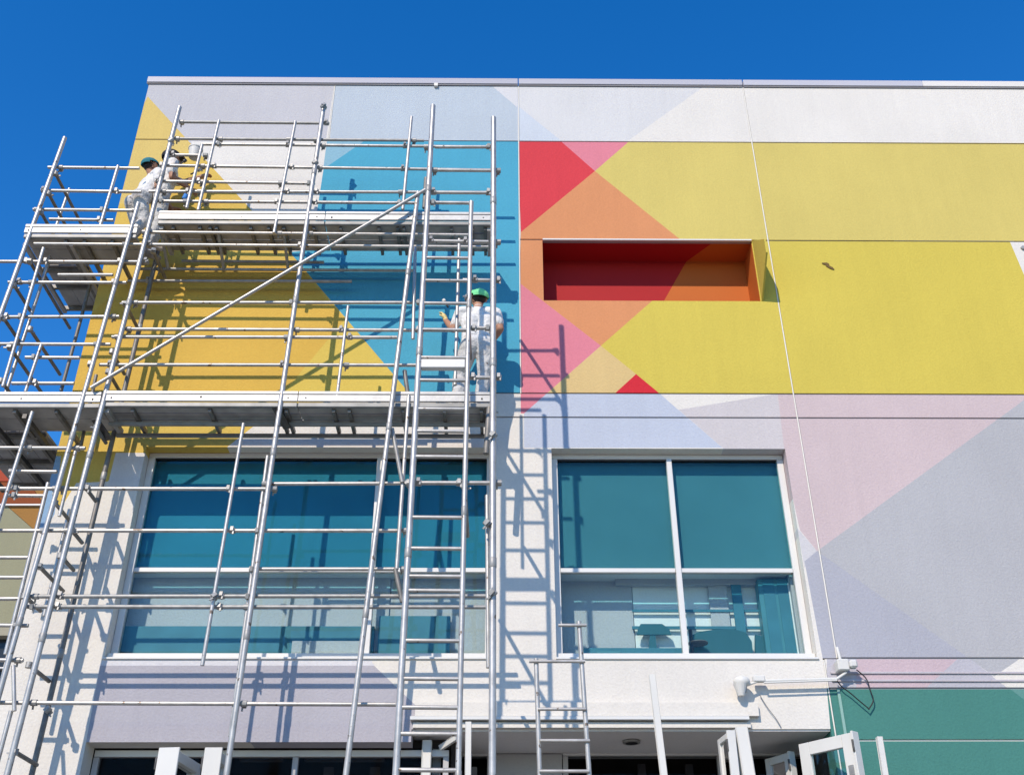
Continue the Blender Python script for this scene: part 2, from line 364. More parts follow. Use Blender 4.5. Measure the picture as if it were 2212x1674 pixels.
# ------------------------------------------------------------ upper windows
BL1 = mat('teal_blind', (.18, .235, .31), rough=.8, var=.09, vscale=1.1, raw=True); BL2 = mat('grey_teal_blind', (.37, .25, .265), rough=.8, var=.09, vscale=1.1, raw=True)
BLT = mat('dark_green_header', (.10, .16, .14), rough=.8, raw=True)
PART = mat('stucco_partition', (.50, .50, .51), rough=.9, bump=.6, bscale=40, var=.03, raw=True)
PARTW = mat('white_room_wall', (.85, .87, .85), rough=.9, bump=.2, bscale=40, var=.03, raw=True)
TEALF = mat('teal_cabinet', (.05, .20, .26), rough=.6, var=.10, vscale=4, raw=True)
TEAL2 = mat('teal_cupboard', (.07, .24, .28), rough=.5, var=.10, vscale=3, raw=True)
def window(o, mull, trans_y, blind, key):
    x0, x1, z0, z1 = o
    w = bpy.data.objects.new('window', None); col.objects.link(w); w.parent = bld
    fy0, fy1 = YW+.16, YW+.24; f = .065
    zt = WZ(0+(900 if key == 1 else 1330), trans_y)
    zt = P(700 if key == 1 else 1330, trans_y, YW+.16).z
    q = .003
    B('frame_rail', (x0+q, fy0, z1-f), (x1-q, fy1, z1-q), FRAME, w, .004)
    B('frame_rail', (x0+q, fy0-.10, z0+.0), (x1-q, fy1, z0+f), FRAME, w, .004)
    B('frame_stile', (x0+q, fy0, z0+f+q), (x0+f*1.25, fy1, z1-f-q), FRAME, w, .004)
    B('frame_stile', (x1-f*1.25, fy0, z0+f+q), (x1-q, fy1, z1-f-q), FRAME, w, .004)
    B('mullion', (mull-f/2, fy0-.02, z0+f+q), (mull+f/2, fy1, z1-f-q), FRAME, w, .004)
    for a, b in ((x0+f*1.25+q, mull-f/2-q), (mull+f/2+q, x1-f*1.25-q)):
        B('transom', (a, fy0+.004, zt-f*.42), (b, fy1, zt+f*.42), FRAME, w, .004)
        B('pane', (a, fy0+.035, zt+f*.42+q), (b, fy0+.041, z1-f-q), GLASS_TEAL, w)
        B('pane', (a, fy0+.035, z0+f+q), (b, fy0+.041, zt-f*.42-q), GLASS_CLEAR, w)
        B('gasket', (a, fy0+.02, z1-f-.022), (b, fy0+.034, z1-f-q), BLACK, w)
        n_ = 2; hh = (z1-.05-zt)/n_
        for q_ in range(n_):
            B('blind_fold', (a-.03, fy0+.13+.004*(q_ % 2), zt+.0+hh*q_+.001), (b+.03, fy0+.14+.004*(q_ % 2), zt+.0+hh*(q_+1)-.001), blind, w)
    return w, zt
wx1 = (WX(826, 990)+WX(778, 1415))/2; wx2 = (WX(1447, 990)+WX(1490, 1418))/2
win1, zt1 = window(W1, wx1, 1230, BL1, 1)
win2, zt2 = window(W2, wx2, 1231, BL2, 2)
def Rm(name, px0, px1, py0, py1, Y, d, m, parent):
    a = P(px0, py1, Y); b = P(px1, py0, Y)
    return B(name, (a.x, Y, a.z), (b.x, Y+d, b.z), m, parent)
# rooms behind the clear lower panes
x0, x1, z0, z1 = W1; yb = YW+.43
B('room_wall', (x0+.02, yb, z0-.2), (wx1+.2, yb+.05, zt1-.002), PART, win1)
B('room_wall', (wx1+.205, yb+.03, z0-.2), (x1-.02, yb+.08, zt1-.002), PART, win1)
B('room_ceiling', (x0+.02, YW+.30, zt1+.0), (x1-.02, yb+.2, zt1+.04), PARTW, win1)
a = P(500, 1352, YW+.33); B('low_cabinet', (x0+.05, YW+.33, z0-.1), (wx1+.05, YW+.42, a.z), TEALF, win1)
a = P(900, 1330, YW+.34); B('low_cabinet', (wx1+.1, YW+.34, z0-.1), (x1-.5, YW+.42, a.z), TEALF, win1)
a = P(600, 1388, YW+.36); B('window_seat', (WX(620, 1388), YW+.29, z0), (WX(790, 1388), YW+.325, a.z), PART, win1)
x0, x1, z0, z1 = W2; yb = YW+.58
B('room_wall', (x0+.02, yb, z0-.4), (P(1366, 1300, yb).x, yb+.05, zt2+.5), PART, win2)
B('room_wall', (P(1366, 1300, yb).x+.01, yb+.02, z0-.4), (x1-.02, yb+.07, zt2+.5), PARTW, win2)
B('room_end_wall', (x1-.10, YW+.30, z0-.4), (x1-.02, yb+.015, z1-.1), PART, win2)
B('room_ceiling', (x0+.02, YW+.30, zt2+.02), (x1-.11, yb+.015, zt2+.06), PARTW, win2)
Rm('wall_beam', 1330, 1780, 1236, 1262, YW+.50, .07, PART, win2)
Rm('shadow_grid_rail', 1366, 1660, 1316, 1321, YW+.53, .02, TEALF, win2)  # grid of shadows on the bright room wall, built as dark bars
Rm('shadow_grid_rail', 1366, 1660, 1352, 1358, YW+.53, .02, TEALF, win2)
Rm('shadow_grid_post', 1545, 1568, 1262, 1420, YW+.545, .02, PART, win2)  # upright lines of the same built-in shadow grid
Rm('shadow_grid_post', 1597, 1600, 1262, 1420, YW+.50, .02, TEALF, win2)
Rm('desk_panel', 1262, 1480, 1399, 1425, YW+.42, .08, TEALF, win2)
Rm('desk_drawers', 1290, 1340, 1405, 1425, YW+.40, .015, TEAL2, win2)
a = P(1642, 1262, YW+.50)
B('side_cabinet', (P(1644, 1330, YW+.44).x, YW+.40, z0-.2), (x1-.11, YW+.56, zt2-.02), TEAL2, win2)
for xx in (1668, 1700): Rm('cabinet_seam', xx, xx+2, 1250, 1418, YW+.39, .008, TEALF, win2)
for xx, w_ in ((1712, 10), (1728, 8)):
    p = P(xx, 1330, YW+.36); B('reflection_strip', (p.x, YW+.37, z0), (p.x+w_/170, YW+.385, zt2-.08), PARTW, win2)  # pale strips stand in for bright reflections in the pane
# ------------------------------------------------------------ furniture seen through the right window
def blob_profile(name, pts, Y, d, m, parent=None):
    bm = bmesh.new(); A = [P(x, y, Y) for x, y in pts]
    f = [bm.verts.new(p) for p in A]; b = [bm.verts.new(p+Vector((0, d, 0))) for p in A]
    bm.faces.new(f); bm.faces.new(b[::-1])
    for i in range(len(f)): bm.faces.new((f[i], f[(i+1) % len(f)], b[(i+1) % len(f)], b[i]))
    return bm_obj(name, bm, parent, [m])
CH = mat('teal_chair_fabric', (.035, .14, .17), rough=.8, raw=True)
c = thing('tub_chair', 'rounded dark teal chair back behind the right-hand lower window pane', 'chair')
blob_profile('backrest', [(1493, 1372), (1510, 1364), (1545, 1359), (1585, 1358), (1612, 1366), (1624, 1385), (1628, 1425), (1488, 1425)], YW+.47, .08, CH, c)
blob_profile('arm', [(1632, 1370), (1660, 1376), (1700, 1415), (1700, 1425), (1632, 1425)], YW+.50, .06, CH, c)
c = thing('desk_monitor', 'dark rectangular monitor behind the left-hand lower pane of the right window', 'monitor')
blob_profile('screen', [(1378, 1358), (1384, 1347), (1430, 1347), (1446, 1358), (1450, 1370), (1376, 1370)], YW+.46, .03, CH, c)
blob_profile('stand', [(1404, 1371), (1416, 1371), (1420, 1420), (1400, 1420)], YW+.47, .02, CH, c)
c = thing('round_side_table', 'small dark round table just right of the central mullion of the right window', 'table')
v = P(1508, 1389, YW+.36); tube('tabletop', v+Vector((0, 0, -.008)), v+Vector((0, 0, .008)), .115, DULL_SHADED, c, 20)
v2 = P(1497, 1350, YW+.35); tube('pole', P(1491, 1360, YW+.36), P(1497, 1424, YW+.36), .022, BLACK, c)

# ------------------------------------------------------------ ground floor
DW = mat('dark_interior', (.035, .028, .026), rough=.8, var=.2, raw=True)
GREYP = mat('grey_render', (.42, .41, .41), rough=.9, bump=.3, bscale=40, var=.03, raw=True)
CREAM = mat('soffit_render', (.70, .68, .66), rough=.85, bump=.2, bscale=40, var=.03, raw=True)
YR = YW+1.05
B('soffit', (G2[0]+.004, YW+.02, ZG2-.02), (G2[1]-.004, YR+.3, ZG2+.06), CREAM)
B('recess_pier', (WX(1064, 1600), YR, 0), (P(1214, 1640, YR).x, YR+.3, ZG2-.03), GREYP)
zf = P(1400, 1626, YR).z
def shopfront(x0, x1, Y, ztop, mulls):
    w = bpy.data.objects.new('shopfront', None); col.objects.link(w); w.parent = bld
    B('head_rail', (x0, Y, ztop-.09), (x1, Y+.08, ztop-.02), FRAME, w, .004)
    xs = [x0]+mulls+[x1-.06]
    for x in xs: B('mullion', (x, Y, .0), (x+.06, Y+.08, ztop-.095), mat('grey_frame', (.45, .44, .44), raw=True), w)
    for a, b in zip(xs[:-1], xs[1:]): B('pane', (a+.065, Y+.03, .1), (b-.005, Y+.036, ztop-.1), GLASS_DARK, w)
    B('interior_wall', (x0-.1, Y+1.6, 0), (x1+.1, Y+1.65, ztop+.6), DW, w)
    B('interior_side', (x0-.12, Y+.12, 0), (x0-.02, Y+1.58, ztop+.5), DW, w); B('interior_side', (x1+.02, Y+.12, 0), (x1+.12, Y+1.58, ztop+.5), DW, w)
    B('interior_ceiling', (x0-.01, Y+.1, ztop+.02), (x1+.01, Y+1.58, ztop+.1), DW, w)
    return w
s1 = shopfront(G1[0]+.01, G1[1]+.4, YW+TH+.005, ZG1-.0, [P(632, 1640, YW+TH).x])
s2 = shopfront(P(1216, 1640, YR).x, G2[1]-.005, YR+.02, P(1400, 1613, YR).z+.0, [P(1550, 1640, YR).x])
s3 = shopfront(G2[0]+.45, WX(1062, 1640), YR+.02, P(1000, 1614, YR).z, [])
BEAM = mat('interior_beam', (.16, .15, .15), raw=True)
for a, b in (((520, 1636), (612, 1640)), ((660, 1636), (830, 1640))):
    p = P(*a, YW+.9); q = P(*b, YW+.9); bar('interior_beam', p-Vector((0, YW, 0)), Vector((q.x, q.y-YW, p.z)), .06, .08, BEAM, s1)
for x in (700, 800, 1010):
    p = P(x, 1645, YW+.9); B('interior_post', (p.x, YW+.92, 0), (p.x+.11, YW+1.0, p.z-.05), BEAM, s1 if x < 900 else s3)
for x in (1378, 1480):
    p = P(x, 1640, YR+.8); B('interior_post', (p.x, YR+.8, 0), (p.x+.09, YR+.9, p.z-.05), BEAM, s2)
# canopy fascia mouldings on the white wall
fa, fb = WX(898, 1530), WX(1634, 1520)
B('canopy_fascia', (fa, YW-.07, WZ(1300, 1549)), (fb, YW-.001, WZ(1300, 1520)), WHITE)
B('canopy_ledge', (fa-.05, YW-.10, WZ(1300, 1558)), (fb-.12, YW-.001, WZ(1300, 1551)), FRAME)
B('canopy_ledge', (fa-.02, YW-.05, ZG2+.004), (fb-.10, YW-.001, WZ(1300, 1562)), WHITE)
v = P(1364, 1599, YW+.6); v = Zat(1364, 1599, ZG2-.02)
dl = tag(tube('ceiling_downlight', v-Vector((0, 0, .03)), v, .10, STEEL2), 'round recessed downlight in the white soffit over the right-hand entrance', 'light')
tube('lens', (0, 0, -.58), (0, 0, -.52), .7, BLACK, dl)

# ------------------------------------------------------------ wall cable and boxes
pipe = thing('wall_conduit', 'white pipe run with junction box beside the right edge of the right window', 'conduit')
yc = YW-.10
def PT(x, y, Y=yc): return P(x, y, Y)
tube('pipe', PT(1808, 1398, YW-.04), PT(1815, 1424, YW-.06), .018, WOODW, pipe)
p = P(1818, 1436, YW-.11)
bm = bmesh.new(); box_bm(bm, p+Vector((-.055, -.05, -.07)), p+Vector((.075, .10, .06)), None, .012); bm_obj('junction_box', bm, pipe, [WOODW])
p = P(1843, 1434, YW-.14)
bm = bmesh.new(); box_bm(bm, p+Vector((-.05, -.05, -.05)), p+Vector((.04, .04, .04)), None, .02); bm_obj('box_lid', bm, pipe, [WOODW])
tube('arm', P(1828, 1452, YW-.11), P(1806, 1467, YW-.11), .016, WOODW, pipe)
tube('pipe', P(1808, 1466, YW-.11), P(1650, 1470, YW-.11), .018, WOODW, pipe)
tube('pipe', P(1808, 1469, YW-.14), P(1650, 1474, YW-.14), .010, WOODW, pipe)
cm = thing('security_camera', 'white wall camera cluster at the left end of the pipe under the right window', 'camera')
p = P(1602, 1472, YW-.14)
bm = bmesh.new(); bmesh.ops.create_uvsphere(bm, u_segments=16, v_segments=10, radius=.085, matrix=Matrix.Translation(p) @ Matrix.Diagonal((1.1, 1, .75, 1))); bm_obj('housing', bm, cm, [WOODW], True)
p = P(1600, 1490, YW-.16); bm = bmesh.new(); bmesh.ops.create_cone(bm, cap_ends=True, segments=14, radius1=.035, radius2=.075, depth=.13, matrix=Matrix.Translation(p)); bm_obj('lens_hood', bm, cm, [WOODW])
tube('bracket', P(1610, 1495, YW-.14), P(1612, 1470, YW-.10), .014, STEEL2, cm)
tube('bracket', P(1612, 1480, YW-.13), P(1645, 1468, YW-.12), .014, WOODW, cm)
bm = bmesh.new(); p = P(1640, 1466, YW-.12); box_bm(bm, p+Vector((-.07, -.03, -.035)), p+Vector((.06, .04, .035)), None, .01); bm_obj('bracket_clamp', bm, cm, [WOODW])
def curve_tube(name, pts, r, m, parent=None):
    cu = bpy.data.curves.new(name, 'CURVE'); cu.dimensions = '3D'; s = cu.splines.new('NURBS'); s.points.add(len(pts)-1)
    for i, p in enumerate(pts): s.points[i].co = (*p, 1)
    s.use_endpoint_u = True; s.order_u = 3; cu.bevel_depth = r; cu.bevel_resolution = 2
    o = bpy.data.objects.new(name, cu); dg = bpy.context.evaluated_depsgraph_get()
    col.objects.link(o); dg.update(); me = bpy.data.meshes.new_from_object(o.evaluated_get(bpy.context.evaluated_depsgraph_get()))
    bpy.data.objects.remove(o); me.materials.clear()
    return link(name, me, parent, [m], True)
cb = curve_tube('loose_cable', [P(x, y, YW-.06) for x, y in ((1850, 1446), (1862, 1455), (1874, 1468), (1880, 1492), (1889, 1512), (1876, 1532), (1878, 1531), (1855, 1512), (1832, 1492), (1818, 1484), (1807, 1468))], .007, BLACK)
tag(cb, 'thin black cable hanging in a loop from the white junction box over the green wall', 'cable')
cb = curve_tube('loose_cable', [P(x, y, YW-.03) for x, y in ((1641, 1500), (1655, 1525), (1680, 1555), (1688, 1572))], .004, DULL_SHADED)
tag(cb, 'thin slack wire hanging on the white wall below the camera cluster', 'cable')

# ------------------------------------------------------------ door leaves and loose boards near the ground
def leaf(label, hinge, yh, free, wbar=.10, t=.05, hollow=True, grp=None):
    H = P(hinge[0], hinge[1], yh); F = Zat(free[0], free[1], H.z)
    d = Vector((F.x-H.x, F.y-H.y, 0)); L = d.length; ang = math.atan2(d.y, d.x)
    o = thing('door_leaf', label, 'door', grp, (H.x, H.y, 0)); o.rotation_euler = (0, 0, ang)
    h = H.z; q = .002
    def bx(n, lo, hi, m): return box(n, lo, hi, m, o, .004)
    bx('stile', (0, -t/2, .05), (wbar, t/2, h), WOODW); bx('stile', (L-wbar, -t/2, .05), (L, t/2, h), WOODW)
    bx('top_rail', (wbar+q, -t/2, h-wbar), (L-wbar-q, t/2, h), WOODW); bx('bottom_rail', (wbar+q, -t/2, .05), (L-wbar-q, t/2, .3), WOODW)
    bx('pane', (wbar+q, -.003, .302), (L-wbar-q, .003, h-wbar-q), GLASS_CLEAR)
    hdl = tube('handle', (L-wbar*.5, -t/2-.05, h*.32), (L-wbar*.5, -t/2-.05, h*.32+.3), .012, STEEL2, o)
    bx('lock_plate', (L-wbar*.75, -t/2-.004, h-.42), (L-wbar*.25, -t/2-.001, h-.32), STEEL2)
    bx('edge_strip', (L+q, -t*.9, .05), (L+.03, t*.9, h+.01), WOODW)
    tube('hinge_pin', (L+.02, -t, h-.2), (L+.02, -t, h-.08), .012, DARK, o)
    return o
leaf('white glazed door leaf standing open at an angle, leftmost at the bottom edge', (424, 1652), YW-.05, (368, 1617), t=.12)
leaf('narrow white door leaf standing open just right of the leftmost open leaf', (486, 1640), YW-.15, (463, 1617), t=.1)
leaf('narrow white door leaf standing open under the soffit beside the tall white post', (1554, 1598), YW-.3, (1577, 1580), wbar=.06)
leaf('wide white framed door leaf swung open in front of the green wall at bottom right', (1728, 1608), YW-.02, (1842, 1582), wbar=.13, t=.06)
leaf('dark-glazed white leaf folded back inside the right-hand entrance', (1655, 1640), YW+.75, (1706, 1625), wbar=.08, t=.05)
def post(label, top, bot, Y, w, t=.05, name='timber_post', m=None):
    a = P(*top, Y); b = P(*bot, Y); d = (b-a).normalized(); b = a + d*((a.z-.0)/-d.z)
    o = bar(name, b, a, w, t, m or WOODW, None, up=(0, 1, 0)); tag(o, label, 'post'); return o
post('tall white timber board leaning upright in front of the white wall under the right window', (1408, 1458), (1434, 1674), 10.6, .058)
post('white square post standing at the right end of the white soffit', (1600, 1574), (1616, 1674), 11.3, .115, .1)
post('thin white post standing alone in front of the green wall', (1899, 1592), (1912, 1674), 11.0, .05)
post('wide white post under the left end of the canopy', (923, 1601), (920, 1674), YW+.25, .09, .09)
post('shaded white post with a diagonal strut, next to the wide post under the canopy', (945, 1612), (942, 1674), YW+.45, .08, .08)
post('slim white stanchion standing between the scaffold ladder and the thick corner pole', (1012, 1560), (1011, 1674), 11.3, .055)
o = bar('strut', P(953, 1614, YW+.2), P(986, 1592, YW+.0), .05, .05, WOODW, None, up=(0, 1, 0)); tag(o, 'short white diagonal strut under the canopy near the scaffold ladder', 'strut')

# ------------------------------------------------------------ scaffolding
YF, YB, YT, YE = 11.05, 11.66, 9.75, 9.75
RU, RL = .0325, .0225
scaf = thing('scaffold', 'tall galvanised tube scaffold with two decks wrapping the left half of the mural building', 'scaffold', loc=(0, YF, 0))
Ts = Vector((0, -YF, 0))
UPR = []      # (p_top, p_bottom, Y) for couplers
def upright(top, bot, Y, r=RU, m=STEEL, ext=True, name='upright', reg=True):
    a = P(*top, Y); b = P(*bot, Y)
    if ext:
        d = (b-a).normalized(); b = a + d*((a.z-.02)/-d.z)
    tube(name, a+Ts, b+Ts, r, m, scaf)
    if reg: UPR.append((a, b, Y, r))
    # sleeve joints
    if ext:
        L = (b-a).length; n = int(L/2.1)
        for i in range(1, n):
            p = a.lerp(b, (i-.4)/n); d = (b-a).normalized()
            tube('sleeve', p+Ts-d*.05, p+Ts+d*.05, r*1.12, STEEL2, scaf)
_cp = None
def coupler_mesh():
    global _cp
    if _cp is None:
        bm = bmesh.new()
        bmesh.ops.create_cone(bm, cap_ends=True, segments=10, radius1=.039, radius2=.039, depth=.07, matrix=Matrix.Rotation(math.pi/2, 4, 'Y'))
        box_bm(bm, (-.02, -.065, -.03), (.02, -.03, .03)); box_bm(bm, (.012, -.05, -.075), (.03, -.03, -.03))
        _cp = bpy.data.meshes.new('coupler'); bm.to_mesh(_cp); bm.free(); _cp.materials.append(STEEL2)
        _cp2 = None
    return _cp
def coupler_at(p, s=1.0, ang=0):
    s *= .86
    o = bpy.data.objects.new('coupler', coupler_mesh()); col.objects.link(o); o.parent = scaf
    o.location = p+Ts; o.scale = (s, s, s); o.rotation_euler = (random.uniform(-.4, .4), ang, random.choice((0, math.pi))); return o
def rail(x0, y0, x1, y1, Y=YF, r=RL, m=STEEL, name='ledger', cpl=True):
    yy = Y+.058
    a = P(x0, y0, yy); b = P(x1, y1, yy)
    tube(name, a+Ts, b+Ts, r, m, scaf)
    if cpl:
        for (ua, ub, uy, ur) in UPR:
            if abs(uy-Y) > .06: continue
            # crossing in XZ
            da = Vector((b.x-a.x, b.z-a.z)); du = Vector((ub.x-ua.x, ub.z-ua.z)); w = Vector((ua.x-a.x, ua.z-a.z))
            den = da.x*du.y-da.y*du.x
            if abs(den) < 1e-6: continue
            t = (w.x*du.y-w.y*du.x)/den; s = (w.x*da.y-w.y*da.x)/den
            L = da.length
            if -.06/L < t < 1+.06/L and 0 < s < 1:
                p = a.lerp(b, t); coupler_at(p+Vector((random.choice((-.06, .06)), 0, 0)), 1.0)
def transom(x, y, L, Y=YF, r=RL, m=DULL_SHADED, name='transom', dx=0, dz=0):
    a = P(x, y, Y); tube(name, a+Ts, a+Ts+Vector((dx, L, dz)), r, m, scaf)
    coupler_at(a+Vector((0, .03, 0)), 1.0, math.pi/2)
    return a
# main uprights
upright((388, 232), (15, 1674), YF)                       # outer front pole of the main run
upright((299, 439), (20, 1422), YF-.02, r=0.0297)
upright((700, 226), (489, 1674), YF)
upright((903, 416), (747, 1674), YF-.12, r=0.0306)
upright((935.5, 229), (855, 1674), YT)
upright((1018, 436), (990, 1674), YT, r=0.0270)
upright((1066, 255), (1063.5, 1674), YE, r=.034)
upright((992, 517), (983, 832), YT+.35, r=0.0198, ext=False)
upright((1052, 1070), (1055, 1442), YE+.08, r=0.0216, ext=False)
upright((342, 540), (68, 1674), YB, r=0.0306, m=DULL_SHADED)  # rear corner pole, its shade put into the darker steel colour
upright((208, 810), (175, 962), YB, r=0.0216, m=DULL_SHADED, ext=False)
upright((578, 985), (497, 1590), YF+.08, r=0.0216, ext=False, reg=False)
upright((526, 915), (437, 1437), YF-.02, r=0.0216, ext=False)
upright((883, 855), (857, 1229), YF-.02, r=0.0234, ext=False)
upright((897, 535), (892, 732), YF+.02, r=0.0216, ext=False)
upright((752, 662), (728, 857), YF, r=0.0198, ext=False)
upright((874, 801), (883, 866), YF+.02, r=0.0270, ext=False, m=DULL_SHADED)
# guard posts above the top deck
for t, b in (((473, 261), (428, 455)), ((638, 263), (592, 504)), ((889, 253), (870, 453)), ((437, 312), (403, 450))):
    upright(t, b, YF, r=0.0225, ext=False, name='guard_post')
upright((920, 385), (916, 450), YF+.1, r=0.0270, ext=False, m=DULL_SHADED)
# left wing
upright((140, 298), (0, 683), YF, r=0.0306, ext=False); upright((0, 683), (-160, 1120), YF, r=0.0306)
upright((94, 536), (6, 835), YF, r=0.0225, ext=False)
upright((109, 554), (6, 867), YF+.35, r=0.0225, ext=False)
upright((199, 600), (132, 844), YF+.9, r=0.0234, ext=False, m=DULL_SHADED)
upright((89, 745), (55, 846), YF, r=0.0198, ext=False)
upright((150, 408), (121, 490), YF+.8, r=0.0216, ext=False)
upright((255, 359), (216, 490), YF, r=0.0225, ext=False, name='guard_post')
upright((70, 890), (-12, 1150), YF-.02, r=0.0234, ext=False)
upright((104, 1043), (12, 1413), YF+.06, r=0.0234, ext=False)
upright((163, 975), (128, 1115), YF+.02, r=0.0198, ext=False)
upright((150, 1100), (95, 1330), YF+.8, r=0.0198, ext=False)
upright((29, 1437), (31, 1535), YF, r=0.0216, ext=False, reg=False)
upright((24, 1535), (-20, 1700), YF+.05, r=0.0234, ext=False, reg=False)
# left wing rails
for a in ((104, 362, 301, 364), (89, 412, 305, 415), (72, 453, 292, 455), (107, 474, 245, 476), (-30, 565, 307, 566), (126, 594, 244, 594), (18, 610, 273, 611),
          (-30, 685, 258, 684), (-30, 743, 239, 744), (55, 772, 172, 773), (26, 828, 160, 828), (-30, 967, 184, 968), (34, 1018, 123, 1019), (18, 1070, 95, 1071),
          (-10, 1204, 61, 1204), (-10, 1247, 52, 1247), (-10, 1293, 40, 1293), (-10, 1350, 61, 1351), (-10, 1425, 50, 1426)):
    rail(*a, r=RL if a[3] < 1000 else .022)
# main run rails
for a in ((388, 264, 711, 267), (365, 300, 916, 304), (439, 312, 1061, 318), (365, 335, 430, 336), (353, 358, 1061, 368), (347, 392, 680, 397), (322, 414, 1061, 416),
          (338, 435, 898, 439), (322, 502, 1012, 508), (74, 527, 1055, 534)):
    rail(*a, m=STEEL if a[1] > 300 else STEEL2)
for a in ((264, 654, 895, 654), (261, 711, 1006, 714), (242, 728, 858, 729), (215, 788, 1006, 789), (-20, 1055, 574, 1056), (585, 1045, 870, 1044), (-20, 1146, 880, 1146),
          (560, 1229, 855, 1229), (49, 1288, 1052, 1287), (58, 1310, 1058, 1311), (-20, 1517, 855, 1521)):
    rail(*a, m=STEEL2 if a[1] in (1288, 1310) else STEEL)
# rear plane ledgers under the top deck
for a in ((300, 581, 895, 585), (276, 607, 760, 608), (393, 564, 700, 567)):
    rail(*a, Y=YB, m=STEEL2, r=.022)
rail(267, 880, 892, 880, Y=YB-.2, m=STEEL2, r=.022)
# diagonal brace
tube('brace', P(196, 838, YF-.09)+Ts, P(919, 410, YF-.16)+Ts, .024, STEEL, scaf)
tube('brace', P(847, 926, YF-.05)+Ts, P(869, 1042, YF-.05)+Ts, .024, STEEL2, scaf)
tube('brace', P(854, 1229, YF-.05)+Ts, P(869, 1300, YF-.05)+Ts, .026, DULL_SHADED, scaf)
# corner tower rails on the right
for a in ((940, 318, 1061, 318), (938, 368, 1061, 369), (935, 416, 1061, 417), (926, 438, 1015, 439), (923, 521, 1055, 523), (1015, 709, 1064, 709), (1000, 605, 1058, 606), (1015, 815, 1058, 816), (880, 1043, 1064, 1043), (-999, 0, 0, 0)):
    if a[0] > 0: rail(*a, Y=YT)
# side transoms (running towards the wall)
for x, y, L in ((118, 372, 1.6), (103, 415, 1.0), (87, 456, .75), (63, 563, 1.55), (28, 613, .6), (6, 685, .6), (63, 708, 1.1), (20, 749, 1.3), (0, 820, .3),
                (240, 757, .55), (232, 800, .5), (206, 922, .40), (181, 1048, .42), (117, 1084, .62), (153, 1143, .38), (129, 1198, .45), (83, 1221, .78), (51, 1285, .5),
                (60, 1434, .62), (30, 1622, .62), (270, 655, .6), (330, 540, .6)):
    transom(x, y, L)
for x, y in ((1065, 420), (1064, 880), (1064, 1290), (1010, 640), (1003, 1046)):
    transom(x, y, YF-YT, Y=YT)
# couplers with hanging bolts here and there
for x, y, Y in ((369, 304, YF), (699, 232, YF), (681, 352, YF), (1065, 940, YE), (1064, 1280, YE), (1053, 1130, YE), (462, 1290, YF), (880, 1043, YF), (103, 1532, YB)):
    coupler_at(P(x, y, Y-.02), 1.1, .8)
# ---- decks
def deck(px0, px1, pyt, Y0, Y1, planks, beam=.10, ends=True, trans=(), tl=None, toe=True, split=2.6):
    a = P(px0, pyt, Y0); b = P(px1, pyt, Y0); z = a.z; x0, x1 = a.x, b.x
    n = max(1, round((x1-x0)/split)); xs = [x0+(x1-x0)*i/n for i in range(n+1)]
    for i in range(n):
        L_ = xs[i+1]-xs[i]
        box('deck_lip', Vector((xs[i]+.004, Y0-.026, z-.04))+Ts, Vector((xs[i+1]-.004, Y0+.02, z))+Ts, TOE, scaf, .003)
        box('toe_board', Vector((xs[i]+.003, Y0-.018, z-.135))+Ts, Vector((xs[i+1]-.003, Y0+.012, z-.046))+Ts, TOE, scaf, .003)
        box('edge_beam', Vector((xs[i]+.003, Y0+.0, z-.205))+Ts, Vector((xs[i+1]-.003, Y0+.05, z-.142))+Ts, DECKE, scaf, .008)
        for e_ in (.04, .5, .95):
            if random.random() < .8: tube('rivet', Vector((xs[i]+L_*e_, Y0-.021, z-.09+random.uniform(-.02, .02)))+Ts, Vector((xs[i]+L_*e_, Y0-.017, z-.09))+Ts, .010, DARK, scaf, 8)
        for k, (p0, p1) in enumerate(planks):
            box('deck_plank', Vector((xs[i]+.006, p0, z-.185))+Ts, Vector((xs[i+1]-.006, p1-.008, z-.145))+Ts, DECKU, scaf, .004)
    for t in trans:
        tx = P(t, pyt+25, Y0).x
        box('deck_transom', Vector((tx-.02, Y0+.055, z-.245))+Ts, Vector((tx+.02, Y1, z-.19))+Ts, DULL_SHADED, scaf)
    if ends:
        for xx in (x0+.02, x1-.06):
            box('end_beam', Vector((xx, Y0+.052, z-.26))+Ts, Vector((xx+.05, Y1, z-.188))+Ts, DECKU, scaf)
    return z, x0, x1
upper = deck(345, 1062, 458, YF, YB, [(YF+.06, YF+.20), (YF+.215, YF+.36), (YF+.375, YF+.60)], trans=(372, 430, 452, 466, 540, 579, 612, 677, 735, 818, 858, 872, 975, 1020, 1048))
left_u = deck(57, 300, 487, YF, YF+1.5, [(YF+.06, YF+.28), (YF+.28, YF+.50), (YF+.5, YF+.62)], trans=(140, 180, 240), ends=False)
z = left_u[0]; xa = left_u[1]; xb = XL-.10
for i in range(3):
    x = xa+.05+(xb-xa-.05)/3*i
    box('deck_plank', Vector((x, YF+.64, z-.185))+Ts, Vector((x+(xb-xa-.05)/3-.012, YF+1.6, z-.145))+Ts, DECKU, scaf, .004)
for y in (YF+.66, YF+1.05, YF+1.56):
    box('deck_transom', Vector((xa, y, z-.25))+Ts, Vector((xb, y+.05, z-.19))+Ts, DULL_SHADED, scaf)
for x in (xa, xb-.05): box('end_beam', Vector((x, YF+.055, z-.30))+Ts, Vector((x+.05, YF+1.6, z-.252))+Ts, DECKU, scaf)
lower = deck(228, 1062, 846, YF, YF+.62, [(YF+.06, YF+.20), (YF+.215, YF+.36), (YF+.375, YF+.50)], trans=(285, 452, 604, 618, 720, 754, 870, 960, 1040))
z = lower[0]
for yo in (.28, .57): box('edge_beam', Vector((lower[1], YF+yo, z-.30))+Ts, Vector((lower[2], YF+yo+.045, z-.252))+Ts, DECKE, scaf, .006)
